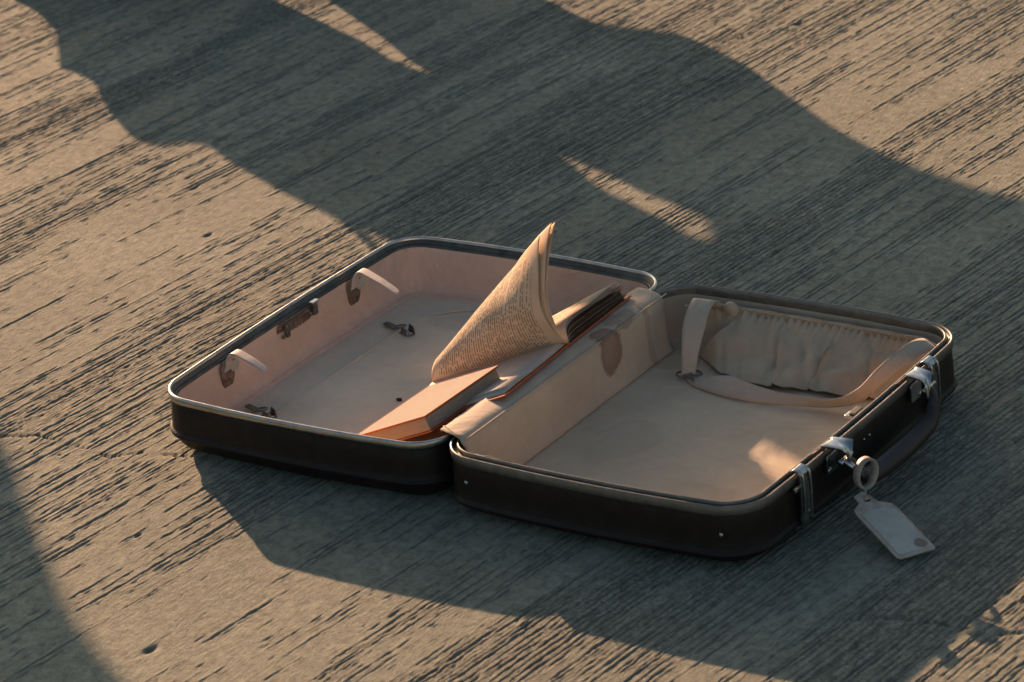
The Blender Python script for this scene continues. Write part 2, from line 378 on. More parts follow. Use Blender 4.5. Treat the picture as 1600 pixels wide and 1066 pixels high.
    me.polygons.add(len(F)); me.polygons.foreach_set('loop_start', np.arange(0, F.size, 4, dtype=np.int32))
    me.update(calc_edges=True); me.polygons.foreach_set('use_smooth', np.ones(len(F), bool))
    at_ = me.attributes.new('dark_tone', 'FLOAT', 'POINT'); at_.data.foreach_set('value', np.clip(D, 0, 1).astype(np.float32).ravel())  # tone mask: darker in grooves, pits, cracks and torn patches
    at3 = me.attributes.new('grit', 'FLOAT', 'POINT'); at3.data.foreach_set('value', (bm * fade).astype(np.float32).ravel())
    if me.polygons[0].normal.z < 0: me.flip_normals()
    m = bpy.data.materials.new('raked_concrete'); m.use_nodes = True; n = m.node_tree.nodes; l = m.node_tree.links; b = n['Principled BSDF']
    b.inputs['Roughness'].default_value = .9; b.inputs['Specular IOR Level'].default_value = .25
    tc = n.new('ShaderNodeTexCoord'); mp = n.new('ShaderNodeMapping'); mp.inputs['Rotation'].default_value = (0, 0, -GA); l.new(tc.outputs['Object'], mp.inputs[0])
    def noise(sc, det=6, ro=.6, vec=mp.outputs[0], stretch=None):
        q = n.new('ShaderNodeTexNoise'); q.inputs['Scale'].default_value = sc; q.inputs['Detail'].default_value = det; q.inputs['Roughness'].default_value = ro
        if stretch:
            s = n.new('ShaderNodeMapping'); s.inputs['Scale'].default_value = stretch; l.new(vec, s.inputs[0]); vec = s.outputs[0]
        l.new(vec, q.inputs['Vector']); return q.outputs[0]
    r1 = n.new('ShaderNodeValToRGB'); l.new(noise(2.3, 8, .62), r1.inputs[0])
    r1.color_ramp.elements[0].position = .33; r1.color_ramp.elements[0].color = (.240, .246, .186, 1)
    r1.color_ramp.elements[1].position = .68; r1.color_ramp.elements[1].color = (.355, .360, .272, 1)
    r2 = n.new('ShaderNodeValToRGB'); l.new(noise(55, 8, .75), r2.inputs[0])
    r2.color_ramp.elements[0].position = .34; r2.color_ramp.elements[0].color = (.58, .59, .60, 1); r2.color_ramp.elements[1].position = .60; r2.color_ramp.elements[1].color = (1.12, 1.10, 1.07, 1)
    mA = n.new('ShaderNodeMix'); mA.data_type = 'RGBA'; mA.blend_type = 'MULTIPLY'; mA.inputs[0].default_value = 1.0; l.new(r1.outputs[0], mA.inputs[6]); l.new(r2.outputs[0], mA.inputs[7])
    gn = noise(170, 6, .8)
    r5 = n.new('ShaderNodeValToRGB'); l.new(gn, r5.inputs[0]); r5.color_ramp.elements[0].position = .40; r5.color_ramp.elements[0].color = (.42, .43, .45, 1); r5.color_ramp.elements[1].position = .60; r5.color_ramp.elements[1].color = (1.25, 1.23, 1.18, 1)
    ag = n.new('ShaderNodeAttribute'); ag.attribute_name = 'grit'
    ga = n.new('ShaderNodeMath'); ga.operation = 'MULTIPLY_ADD'; ga.inputs[1].default_value = .6; ga.inputs[2].default_value = .18; l.new(ag.outputs['Fac'], ga.inputs[0])
    mG = n.new('ShaderNodeMix'); mG.data_type = 'RGBA'; mG.blend_type = 'MULTIPLY'; l.new(ga.outputs[0], mG.inputs[0]); l.new(mA.outputs[2], mG.inputs[6]); l.new(r5.outputs[0], mG.inputs[7]); mA = mG
    # pale aggregate specks
    vo = n.new('ShaderNodeTexVoronoi'); vo.inputs['Scale'].default_value = 130; l.new(mp.outputs[0], vo.inputs['Vector'])
    r3 = n.new('ShaderNodeValToRGB'); l.new(vo.outputs['Distance'], r3.inputs[0]); r3.color_ramp.elements[0].position = .05; r3.color_ramp.elements[0].color = (1, 1, 1, 1); r3.color_ramp.elements[1].position = .16; r3.color_ramp.elements[1].color = (0, 0, 0, 1)
    wn = n.new('ShaderNodeMath'); wn.operation = 'GREATER_THAN'; wn.inputs[1].default_value = .62; l.new(vo.outputs['Color'], wn.inputs[0])
    mm = n.new('ShaderNodeMath'); mm.operation = 'MULTIPLY'; l.new(r3.outputs[0], mm.inputs[0]); l.new(wn.outputs[0], mm.inputs[1])
    m3 = n.new('ShaderNodeMath'); m3.operation = 'MULTIPLY'; m3.inputs[1].default_value = .6; l.new(mm.outputs[0], m3.inputs[0])
    mB = n.new('ShaderNodeMix'); mB.data_type = 'RGBA'; l.new(m3.outputs[0], mB.inputs[0]); l.new(mA.outputs[2], mB.inputs[6]); mB.inputs[7].default_value = (.42, .39, .34, 1)
    at2 = n.new('ShaderNodeAttribute'); at2.attribute_name = 'dark_tone'
    md = n.new('ShaderNodeMath'); md.operation = 'MULTIPLY'; md.inputs[1].default_value = .56; l.new(at2.outputs['Fac'], md.inputs[0])
    mC = n.new('ShaderNodeMix'); mC.data_type = 'RGBA'; l.new(md.outputs[0], mC.inputs[0]); l.new(mB.outputs[2], mC.inputs[6]); mC.inputs[7].default_value = (.075, .070, .052, 1)
    l.new(mC.outputs[2], b.inputs['Base Color'])
    bp = n.new('ShaderNodeBump'); bp.inputs['Distance'].default_value = .0022; bp.inputs['Strength'].default_value = .8; l.new(noise(260, 7, .75, stretch=(.6, 1, 1)), bp.inputs['Height'])
    l.new(bp.outputs[0], b.inputs['Normal'])
    me.materials.append(m)
    o = bpy.data.objects.new('ground', me); COL.objects.link(o); o['kind'] = 'structure'
    return o
ground()

# ------------------------------------------------------------------ invented, unseen cloths beyond the frame, cut to throw the long shadows
T0 = 2.7; TAN = math.tan(SUN_EL)
aq = R(-69.5)
TV = np.array([-math.cos(aq), -math.sin(aq)]); QV = np.array([-math.sin(aq), math.cos(aq)])
def hung(left, right, zb, zt, depth, lab, grp, seed, T0=T0, top=None):
    """left/right: (z, q) edge profiles of an added cloth, traced back from its shadow"""
    zs = np.linspace(zb, zt, 150); nq = 72
    ql = np.interp(zs, [a for a, b in left], [b for a, b in left]); qr = np.interp(zs, [a for a, b in right], [b for a, b in right])
    qc = (ql.mean() + qr.mean()) / 2; base = TV * depth + QV * qc
    V = []; th = .012
    for side in (1, -1):
        for i, z in enumerate(zs):
            for j in range(nq):
                s = j / (nq - 1); q = ql[i] + (qr[i] - ql[i]) * s
                edge = math.sin(math.pi * s) ** .4
                wv = .028 * math.sin(q * 38 + seed + .6 * math.sin(z * 5)) + .012 * math.sin(q * 91 + z * 3)
                dpt = depth + wv * min(1, (zt - z) * 3 + .1) + side * th * edge
                xy = TV * dpt + QV * q; V.append((xy[0] - base[0], xy[1] - base[1], min(z, np.interp(q, *top) + (z - zt) * .002) if top else z))
    n1 = len(zs) * nq; F = [f for f in grid_faces(len(zs), nq)] + [tuple(n1 + k for k in f[::-1]) for f in grid_faces(len(zs), nq)]
    for i in range(len(zs) - 1):
        for j in (0, nq - 1):
            a, b = i * nq + j, (i + 1) * nq + j; F.append((a, b, n1 + b, n1 + a))
    for j in range(nq - 1):
        for i in (0, len(zs) - 1):
            a, b = i * nq + j, i * nq + j + 1; F.append((a, b, n1 + b, n1 + a))
    me = bpy.data.meshes.new('shadow_caster'); me.from_pydata([tuple(map(float, v)) for v in V], [], F); me.materials.append(M['shadow_cloth']); me.polygons.foreach_set('use_smooth', [True] * len(me.polygons)); me.update()
    o = bpy.data.objects.new('shadow_caster', me); COL.objects.link(o); o.location = (float(base[0]), float(base[1]), 0)
    o['label'] = lab; o['category'] = 'shadow_cloth'; o['group'] = grp
    return o
def rail(q0, q1, z, depth, lab):  # invented stand, added to carry the shadow cloths
    c = TV * depth + QV * (q0 + q1) / 2
    t = bpy.data.objects.new('caster_rail', None); COL.objects.link(t); t.location = (float(c[0]), float(c[1]), 0)
    t.rotation_euler = (0, 0, math.atan2(QV[1], QV[0])); t['label'] = lab; t['category'] = 'added rail'; ORG[t] = np.zeros(3)
    h = (q1 - q0) / 2
    def T(path, nm):
        P = np.array(path, float); o = tube(P, .008, 'pole', nm, t, 8, upv=(0, 1, .01)); return o
    T([(-h, 0, z), (h, 0, z)], 'crossbar')
    for s in (-1, 1):
        T([(s * h, 0, 0), (s * h, 0, z)], 'post'); T([(s * h, -.18, .012), (s * h, .18, .012)], 'foot')
zz = lambda t: (T0 - t) * TAN
P1L = [(zz(t), q) for t, q in ((2.3, -0.17), (1.991, -0.183), (1.888, -0.163), (1.758, -0.165), (1.635, -0.198), (1.589, -0.22), (1.514, -0.201), (1.445, -0.187), (1.377, -0.201), (1.288, -0.211), (1.162, -0.216), (1.086, -0.201), (1.052, -0.173), (1.036, -0.139), (1.026, -0.114), (0.968, -0.117), (0.85, -0.097), (0.743, -0.079), (0.618, -0.049), (0.501, -0.018), (0.25, 0.01), (0.1, 0.035), (-0.9, 0.04))]
P1R = [(zz(t), q) for t, q in ((2.3, 0.2), (1.691, 0.23), (1.585, 0.255), (1.395, 0.283), (1.271, 0.29), (1.169, 0.315), (1.1, 0.34), (0.65, 0.36), (0.62, 0.357), (0.46, 0.35), (0.369, 0.366), (0.298, 0.379), (0.22, 0.383), (0.19, 0.408), (0.1, 0.425), (-0.9, 0.43))]
P2L = [(zz(t), q) for t, q in ((2.3, 0.29), (1.633, 0.309), (1.454, 0.317), (1.305, 0.32), (1.169, 0.316), (1.08, 0.33), (0.66, 0.348), (0.6, 0.365), (0.518, 0.39), (0.431, 0.395), (0.336, 0.417), (0.26, 0.436), (0.2, 0.409), (0.1, 0.4), (-0.9, 0.4))]
P2R = [(zz(t), q) for t, q in ((2.3, 0.62), (1.393, 0.639), (1.277, 0.651), (1.176, 0.669), (1.148, 0.73), (1.075, 0.758), (0.981, 0.775), (0.834, 0.789), (0.65, 0.782), (0.475, 0.776), (0.323, 0.788), (0.198, 0.811), (0.117, 0.834), (0.069, 0.874), (-0.1, 0.93), (-0.9, 0.95))]
P3R = [(zz(t) + (4.2 - T0) * TAN, q) for t, q in ((2.3, -0.76), (0.091, -0.737), (-0.047, -0.748), (-0.173, -0.77), (-0.297, -0.784), (-0.492, -0.807), (-0.593, -0.804), (-0.704, -0.797), (-1.2, -0.8))]
P3L = [(zz(t) + (4.2 - T0) * TAN, q) for t, q in ((2.3, -1.5), (-.9, -1.45))]
P1L = P1L[::1]; 
for L_ in (P1L, P1R, P2L, P2R, P3L, P3R): L_.sort()
gB = 'added shadow cloths on rails out of frame'
TOPQ = ((.03, .104, .116, .148, .164, .206, .25, .29, .344, .39, .43), (.852, .852, .786, .786, .810, .830, .830, .812, .832, .850, .856))
hung(P1L, P1R, .12, .86, T0, 'narrower added shadow cloth with ragged edge, unseen beyond the top of the picture', gB, 0.3, top=TOPQ)
hung(P2L, P2R, .12, .858, T0 + .03, 'wider added shadow cloth beside the narrower one, unseen beyond the top of the picture', gB, 1.9)
hung(P3L, P3R, .45, 5.08 * TAN, 4.2, 'added shadow cloth apart on its own rail, unseen beyond the left of the picture', gB, 4.0)
rail(-.04, .58, .74, T0 + .045, 'low dark steel rail added to hold two shadow cloths, unseen beyond the top of the picture')
rail(-1.42, -.88, 1.24, 4.2, 'low dark steel rail added to hold one shadow cloth, unseen beyond the left of the picture')

# ------------------------------------------------------------------ the suitcase
case = thing('suitcase', 'old dark brown hard suitcase lying wide open with cream lining and aluminium trim', 'suitcase')
BODY = dict(x0=.004, x1=.466, y0=-.003, y1=.600, r=.052, bxl=0, bxr=.006, by=.011)
LID = dict(x0=-.457, x1=-.004, y0=.003, y1=.611, r=.047, bxl=.007, bxr=0, by=.012)
HZ = .090
def shell(spec, rib, name):
    return loft(spec, [(.004, .0780), (.0012, .0785), (.0004, .077), (-.0004, .06), (-.0012, .045), (-.0016, rib + .006), (-.0022, rib + .004), (-.0048, rib + .0028), (-.0056, rib), (-.0046, rib - .0028), (-.001, rib - .0038), (.0016, rib - .006), (.006, rib * .5), (.014, rib * .22), (.026, .0025), (.045, .0006), (.07, .0004)], 'shell', name, case, cap=True)
body_shell = shell(BODY, .021, 'body_shell'); lid_shell = shell(LID, .031, 'lid_shell')
# metal trims
lid_rim = loft(LID, [(.0006, .0785), (-.0014, .0792), (-.0020, .083), (-.0020, .0872), (-.0010, .0892), (.0008, .0900), (.0024, .0892), (.0030, .0876), (.0032, .0862)], 'alu', 'lid_rim', case)
lid_ch = loft(LID, [(.0030, .0862), (.0046, .0850), (.0052, .0800), (.0070, .0790), (.0078, .0805), (.0090, .0805), (.0098, .0770), (.0108, .0740)], 'channel', 'lid_inner_channel', case)
body_rim = loft(BODY, [(.0006, .0745), (-.0018, .0750), (-.0024, .077), (-.0024, .0868), (-.0016, .0880), (-.0004, .0884), (.0010, .0878), (.0016, .0864)], 'body_trim', 'body_rim', case)
body_ch = loft(BODY, [(.0014, .0866), (.0030, .0830), (.0062, .0826), (.0072, .0845)], 'channel', 'body_inner_channel', case)
body_tongue = loft(BODY, [(.0070, .0838), (.0072, .0880), (.0080, .0902), (.0092, .0906), (.0102, .0898), (.0106, .0860), (.0112, .0780)], 'body_trim', 'body_rim_tongue', case)
# lining: walls and floors
def walls(spec, m, name, ztop, zfloor, wav):
    prof = [(.0108, ztop), (.0120, ztop - .006), (.0140, .055), (.0170, .035), (.0205, .022), (.0260, zfloor + .003), (.034, zfloor + .0004), (.040, zfloor - .0008)]
    o = loft(spec, prof, m, name, case)
    me = o.data; n = len(me.vertices); co = np.empty(n * 3, np.float32); me.vertices.foreach_get('co', co); co = co.reshape(-1, 3)
    k = len(prof); per = n // k; s = np.tile(np.arange(per), k) / per
    f = np.repeat(np.sin(np.linspace(0, math.pi, k)) ** 1, per)
    xc = (spec['x0'] + spec['x1']) / 2; yc = (spec['y0'] + spec['y1']) / 2
    d_ = np.stack([xc - co[:, 0], yc - co[:, 1]], 1); d_ /= np.linalg.norm(d_, axis=1)[:, None]
    nz = fbm(s * 90 + 3, co[:, 2] * 70, 3, 77)
    # the far left lid corner is badly puckered
    pk = 1 + 6 * np.exp(-((co[:, 0] - spec['x0']) ** 2 + (co[:, 1] - spec['y1']) ** 2) / .09 ** 2) * (wav > .001)
    co[:, :2] += d_ * (wav * f * nz * pk)[:, None]
    me.vertices.foreach_set('co', co.ravel()); me.update()
    md = o.modifiers.new('sub', 'SUBSURF'); md.levels = 1; md.render_levels = 1
    return o
def floor_(spec, m, name, z, panel=0.0):
    O0 = outline(**spec, ins=.036, nc=12, ns=14); c = O0.mean(0); V = []; K = 46; n = len(O0)
    for k in range(K):
        s = 1 - k / (K - 1) * .999; P = c + (O0 - c) * s
        for p in P:
            dd = min(p[0] - spec['x0'], spec['x1'] - p[0], p[1] - spec['y0'], spec['y1'] - p[1])
            zz_ = z + .0010 * float(vnoise(np.array(p[0] * 9.), np.array(p[1] * 9.), 3)) + (panel * min(1, max(0, (dd - .088) / .006)) if panel else 0)
            V.append((p[0], p[1], zz_ if k else z - .001))
    F = []
    for a in range(K - 1):
        for i in range(n): j = (i + 1) % n; F.append((a * n + i, a * n + j, (a + 1) * n + j, (a + 1) * n + i))
    return mesh(name, V, F, m, case)
walls(LID, 'lid_wall', 'lid_wall_lining', .0765, .0125, .0016)
walls(BODY, 'body_wall', 'body_wall_lining', .0800, .0125, .0007)
floor_(LID, 'lid_floor', 'lid_floor_lining', .0125, .0016); floor_(BODY, 'body_floor', 'body_floor_lining', .0125)
# stitched welts
P = outline(x0=LID['x0'] + .094, x1=LID['x1'] - .05, y0=LID['y0'] + .02, y1=LID['y1'] - .05, r=.10)
tube(np.column_stack([P, np.full(len(P), .0142)]), .0013, 'lid_floor', 'floor_welt', case, 6, closed=True, upv=(0, 0, 1))
P = outline(**LID, ins=.033); tube(np.column_stack([P, np.full(len(P), .0140)]), .0011, 'lid_wall', 'wall_welt', case, 6, closed=True)
P = outline(**BODY, ins=.033); tube(np.column_stack([P, np.full(len(P), .0140)]), .0010, 'body_wall', 'wall_welt', case, 6, closed=True)
# cloth over the hinge, running down the body's hinge wall
ys = np.linspace(0, 1, 60); sec = [(-.0250, .0860), (-.0225, .0915), (-.016, .0938), (-.004, .0946), (.010, .0946), (.022, .0936), (.0275, .0905), (.0300, .084), (.0310, .070), (.0325, .050), (.0345, .030), (.0380, .018), (.0430, .0135)]
V = []
for t in ys:
    for i, (x, z) in enumerate(sec):
        f = i / (len(sec) - 1); y0 = .052 - .030 * min(1, f * 2) + .022 * max(0, f * 2 - 1); y1 = .558 - .018 * min(1, f * 2) + .0 * f
        y = y0 + (y1 - y0) * t
        wv = .0012 * float(fbm(np.array(y * 22.), np.array(f * 5.), 3, 91)) + .0008 * float(vnoise(np.array(y * 60.), np.array(f * 9.), 92))
        V.append((x + (wv if f > .5 else 0), y, z + (wv if f <= .5 and 0 < f else 0)))
hc = mesh('hinge_cloth', V, grid_faces(len(ys), len(sec)), 'body_wall', case); solid(hc, .0012, 0)
tube([(.0285, .030 + .52 * t, .0925) for t in np.linspace(0, 1, 30)], .0012, 'body_wall', 'cloth_welt', case, 6)
tube([(x, .052 - .030 * (x + .024) / .048 + .004, z + .0012) for x, z in ((-.0225, .0915), (-.016, .0938), (-.004, .0946), (.010, .0946), (.022, .0936))], .0008, 'body_wall', 'cloth_hem', case, 6)

# lid pocket straps on the left wall
def lid_strap(y, tipx, tipy, zt):
    br = extrude([(-.016, -.016), (-.013, -.022), (.006, -.022), (.012, -.012), (.016, .008), (.014, .016), (-.012, .016), (-.017, .006)], (-.4445, y, .062), (0, 1, 0), (0, 0, 1), -.0025, 'bronze', 'strap_bracket', case)
    extrude(rrect(.020, .015, .006), (-.4418, y + .012, .066), (0, 1, 0), (0, 0, 1), -.0012, 'tagcard', 'bracket_plate', br)
    for s in (-.006, .002): tube([(-.4425, y + s - .004, .050), (-.4405, y + s - .004, .050)], .0014, 'bronze', 'screw', br, 8, upv=(0, 0, 1))
    def mid(dy):
        P = [(-.4435, y - .004 + dy, .064), (-.4425, y + .002 + dy, .079), (-.4380, y + .006 + dy, .0875), (-.4300, y + .005 + dy, .0895)]
        q0 = np.array((-.4300, y + .005, .0895)); q1 = np.array((tipx, tipy, zt))
        for f in (.25, .5, .75, .92): p = q0 + (q1 - q0) * f; P.append((p[0], p[1] + dy * (1 - .25 * f), p[2] + .0016 * math.sin(math.pi * f)))
        P.append((tipx, tipy + dy * .35, zt)); return P
    rb = ribbon(mid(-.008), mid(.008), 'strap', 'lid_strap', case, .0028, 8, 5); bevel(rb, .0008, 2, 50)
    return rb
lid_strap(.462, -.350, .436, .080); lid_strap(.150, -.372, .140, .078)
# combination lock on the same wall
lk = extrude(rrect(.100, .026, .010, 6), (-.4505, .324, .0635), (0, 1, 0), (0, 0, 1), -.003, 'bronze', 'lock', case)
extrude(rrect(.062, .014, .002), (-.4470, .322, .0665), (0, 1, 0), (0, 0, 1), -.005, 'bronze', 'lock_housing', lk)
box((-.4445, .2925, .064), (.004, .008, .018), 'dark_metal', 'lock_slide', lk, bev=.001)
box((-.4445, .3600, .071), (.006, .010, .016), 'dark_metal', 'lock_catch', lk, bev=.001)
box((-.4450, .3615, .082), (.008, .016, .003), 'alu', 'lock_catch', lk, bev=.001)
for k in range(3): tube([(-.4422, .312 + .008 * k, .0625), (-.4412, .312 + .008 * k, .0625)], .0010, 'dark_metal', 'lock_dot', lk, 8, upv=(0, 0, 1))
tube([(-.4425, .346, .069), (-.4405, .346, .069)], .0032, 'bronze', 'lock_rivet', lk, 10, upv=(0, 0, 1))
tube([(-.4465, .283, .058), (-.4445, .283, .058)], .0030, 'bronze', 'lock_rivet', lk, 10, upv=(0, 0, 1))
# two strap clips on the lid floor
def clip(x, y, a):
    c, s = math.cos(a), math.sin(a); ux = np.array((c, s, 0)); uy = np.array((-s, c, 0)); o_ = np.array((x, y, .0155))
    k = extrude([(-.004, -.008), (.012, -.009), (.018, -.005), (.018, .005), (.012, .009), (-.004, .008)], o_ - np.array((0, 0, .0012)), ux, uy, .0022, 'dark_metal', 'floor_clip', case)
    for sgn in (-1, 1): extrude([(0, 0), (.015, 0), (.013, .009), (.004, .012)], o_ + uy * sgn * .007, ux, (0, 0, 1), .0014, 'dark_metal', 'clip_ear', k, .0003)
    tube([o_ + ux * (-.014 + .013 * math.cos(t)) + uy * .0085 * math.sin(t) + np.array((0, 0, .004 + .004 * math.cos(t))) for t in np.linspace(0, 2 * math.pi, 25)[:-1]], .0014, 'dark_metal', 'clip_ring', k, 7, closed=True)
    tube([o_ + ux * .013 + np.array((0, 0, .0008)), o_ + ux * .013 + np.array((0, 0, .0024))], .0034, 'chrome', 'clip_rivet', k, 12, upv=(1, 0, 0))
    extrude(rrect(.026, .010, .003), o_ + ux * (-.034) + np.array((0, 0, .0004)), ux, uy, .0012, 'strap' if False else 'channel', 'clip_tail', k, .0003)
clip(-.352, .446, R(-18)); clip(-.372, .130, R(-18))

# body: elastic pocket against the far wall
nu, nv = 150, 46; V = []
topx = np.linspace(.060, .446, nu)
for i in range(nu):
    u = i / (nu - 1); x = topx[i]
    ty = .5755 + .009 * math.sin(math.pi * u) - .022 * max(0, 1 - u / .10) ** 2 - .016 * max(0, (u - .9) / .1) ** 2
    tz = .0745 - .0035 * math.sin(math.pi * u)
    by_ = .486 + .014 * math.sin(u * 9 + 1) - .020 * math.exp(-((u - .72) / .1) ** 2) + .050 * max(0, 1 - u / .22) ** 1.2 + .05 * max(0, (u - .86) / .14)
    for j in range(nv):
        v = j / (nv - 1)
        y = ty + (by_ - ty) * (v ** 1.0); z = tz + (.0150 - tz) * (1 - (1 - v) ** 1.45)
        gather = .0040 * math.sin(u * 2 * math.pi * 34 + .8 * math.sin(u * 40)) * math.exp(-v * 10) * min(1, v * 14 + .35)
        big = .015 * float(vnoise(np.array(u * 7.5 + v * 1.2), np.array(v * 1.6 + 5), 101)) + .009 * abs(float(vnoise(np.array(u * 15 - v * 2), np.array(v * 2.2), 103)))
        # sharp pleats where the cloth is sewn in folds
        for (u0, sl, wd_, am) in ((.36, .10, .020, .024), (.60, -.01, .010, .022), (.74, .07, .018, .018), (.20, -.12, .024, .012), (.86, -.07, .016, .010)):
            t = (u - u0 - sl * v) / wd_; big += am * (math.exp(-max(0, t) * 1.6) * (1 / (1 + math.exp(-max(-20, min(20, t * 12))))) - .15 * math.exp(-t * t)) * min(1, v * 2.2)
        # folded tucks low down
        big += .011 * (1 / (1 + math.exp(-(v - .72 - .10 * math.sin(u * 14)) * 30))) * math.exp(-((u - .42) / .13) ** 2)
        big += .012 * (1 / (1 + math.exp(-(v - .64 + .25 * (u - .66)) * 34))) * math.exp(-((u - .68) / .06) ** 2)
        damp = math.sin(math.pi * min(1, max(0, v))) ** .4 if v < .5 else (1 - .55 * (v - .5) * 2)
        n_ = gather + big * damp
        V.append((x, y - n_ * .55, z + n_ * .85 + (.004 * math.sin(math.pi * v))))
pk = mesh('elastic_pocket', V, grid_faces(nu, nv), 'pocket', case); solid(pk, .0010, 0)
pts = [(topx[i], .5745 + .009 * math.sin(math.pi * i / (nu - 1)) - .022 * max(0, 1 - i / (nu - 1) / .10) ** 2 - .016 * max(0, (i / (nu - 1) - .9) / .1) ** 2, .0765 - .0035 * math.sin(math.pi * i / (nu - 1))) for i in range(nu)]
tube([(x, y - .0012 + .0018 * math.sin(i * 2.05), z + .0020 * math.cos(i * 2.05)) for i, (x, y, z) in enumerate(smooth_path(pts, 2))], .0024, 'pocket', 'elastic_edge', pk, 7)
V = []; F = []; sp2 = smooth_path(pts, 8)
for i, (x, y, z) in enumerate(sp2):
    k = i * .52; h = .0055 + .0012 * math.sin(k * 2.3)
    V += [(x, y - .002 - .0016 * math.sin(k), z - .001), (x, y - .0035 - .0030 * math.sin(k), z - h * .55), (x, y - .0045 - .0022 * math.sin(k + .5), z - h)]
solid(mesh('elastic_frill', V, grid_faces(len(sp2), 3), 'pocket', pk), .0006, 0)
# one long webbing strap: two lengths
def R3(a): return [tuple(p) for p in a]
rbA = ribbon([(.074, .566, .078), (.072, .553, .091), (.080, .524, .091), (.088, .492, .078), (.099, .466, .050), (.104, .453, .0215)],
             [(.104, .574, .074), (.103, .562, .0885), (.108, .533, .086), (.114, .508, .072), (.117, .482, .047), (.120, .464, .0200)], 'web', 'webbing_strap', case, .002, 8, 5)
rbB = ribbon([(.100, .463, .0165), (.116, .449, .0155), (.133, .438, .0150), (.185, .425, .0150), (.235, .424, .0150), (.29, .432, .0155), (.345, .444, .0180), (.386, .447, .032), (.408, .457, .052), (.428, .482, .070), (.446, .512, .084), (.456, .532, .0855), (.458, .545, .078)],
             [(.112, .474, .0180), (.128, .466, .0190), (.150, .457, .0250), (.186, .452, .0330), (.226, .444, .0300), (.275, .438, .0290), (.345, .436, .0330), (.384, .440, .052), (.402, .462, .074), (.416, .491, .089), (.427, .522, .096), (.434, .541, .093), (.438, .553, .082)], 'web', 'webbing_strap', case, .002, 8, 5)
bk = tube([(.1115 + .0165 * math.cos(t), .4610 + .008 * math.sin(t) + .005 * math.cos(t), .0205 + .002 * math.sin(t)) for t in np.linspace(0, 2 * math.pi, 29)[:-1]], .0018, 'dark_metal', 'strap_buckle', case, 7, closed=True)
tube([(.1115, .469, .0215), (.118, .452, .0225), (.128, .444, .0205)], .0016, 'dark_metal', 'buckle_prong', bk, 6)
tube([(.121, .572, .0745), (.121, .566, .0745)], [.012, .0105], 'pocket', 'strap_anchor', case, 16, upv=(0, 0, 1))
tube([(.450, .560, .076), (.4535, .5535, .0765)], .006, 'bronze', 'strap_eyelet', case, 14, upv=(0, 0, 1))
tube([(.4515, .515, .0775), (.4545, .515, .0775)], .0035, 'bronze', 'strap_eyelet', case, 12, upv=(0, 0, 1))
# small sprung clasp on the inner front edge, bit of loose lining on the near edge
cl = box((.4495, .303, .0850), (.013, .016, .004), 'alu', 'edge_clasp', case, bev=.001); box((.4530, .310, .0885), (.009, .024, .003), 'channel', 'clasp_bar', cl, bev=.0008)
V = []
for i in range(26):
    t = i / 25
    for j in range(4):
        s = j / 3; V.append((.052 + .062 * t, .0085 - .0085 * 4 * t * (1 - t) * .6 + .006 * s + .001 * math.sin(t * 17), .0865 + .004 * math.sin(math.pi * t) * (1 - s) - .006 * s))
solid(mesh('loose_lining_edge', V, grid_faces(26, 4), 'web', case), .0008)

# latches on the front face of the body
def latch(y, tw):
    x = .4765
    b = extrude([(0, .018), (.004, .016), (.0052, .026), (.0052, .078), (.0044, .0895), (.001, .0955), (-.006, .0970), (-.010, .0945), (-.0105, .0915), (-.006, .0925), (-.001, .0905), (.0005, .084)], (x, y - .011, 0), (1, 0, 0), (0, 0, 1), -.022, 'chrome', 'latch', case, .0012)
    extrude(rrect(.011, .052, .002), (x + .0050, y, .052), (0, 1, 0), (0, 0, 1), .0022, 'dark_metal', 'latch_inlay', b, .0005)
    for sg in (-1, 1): tube([(x + .0062, y + sg * .0088, .022), (x + .0075, y + sg * .0088, .05), (x + .0062, y + sg * .0088, .086), (x + .001, y + sg * .0088, .0945)], .0019, 'chrome', 'latch_edge', b, 8, upv=(0, 1, 0), sub=5)
    box((x + .0072, y, .033), (.003, .004, .012), 'chrome', 'latch_tab', b, bev=.0008)
    box((x + .0005, y - .0165, .073), (.005, .013, .006), 'chrome', 'latch_plate', b, bev=.0012)
    return b
latch(.118, 0); 
lt = latch(.478, 0)
# handle: two arched brackets and a moulded grip that has dropped outward
def bracket(y, sg):
    b = extrude(rrect(.030, .026, .005), (.4755, y, .070), (0, 1, 0), (0, 0, 1), .003, 'chrome', 'handle_bracket', case, .0008)
    P = [(.470, 0, .0895), (.4705, 0, .0960), (.4725, 0, .0975), (.498, .006, .0965), (.5035, .008, .0940), (.506, .010, .0885), (.508, .013, .0735)]
    V = []; A = smooth_path([(a, y - .015 + sg * c * .6, z) for a, c, z in P], 3); B = smooth_path([(a, y + .015 + sg * c * .9, z) for a, c, z in P], 6)
    for i in range(len(A)):
        for j in range(5): V.append(A[i] + (B[i] - A[i]) * j / 4 + np.array((0, 0, .0006 * math.sin(math.pi * j / 4))))
    o = mesh('bracket_arch', V, grid_faces(len(A), 5), 'chrome', b); solid(o, .003, -1); bevel(o, .0009, 2, 40)
    tube([(.497, y - .016, .078), (.497, y + .016, .078)], .0034, 'chrome', 'pivot_pin', b, 10, upv=(0, 0, 1))
    tube([(.476, y - .010 * sg, .062), (.4795, y - .010 * sg, .062)], .004, 'chrome', 'bracket_rivet', b, 10, upv=(0, 0, 1))
bracket(.197, 1); bracket(.432, -1)
gp = smooth_path([(.497, .198, .077), (.505, .203, .068), (.508, .212, .055), (.512, .226, .044), (.513, .26, .040), (.514, .315, .039), (.513, .368, .040), (.512, .402, .044), (.509, .418, .055), (.506, .426, .067), (.498, .430, .078)], 7)
_old = ([(.497, .198, .077), (.510, .203, .067), (.526, .212, .053), (.534, .228, .045), (.536, .26, .043), (.537, .315, .043), (.536, .368, .043), (.534, .400, .045), (.524, .417, .054), (.510, .426, .066), (.498, .430, .077)])
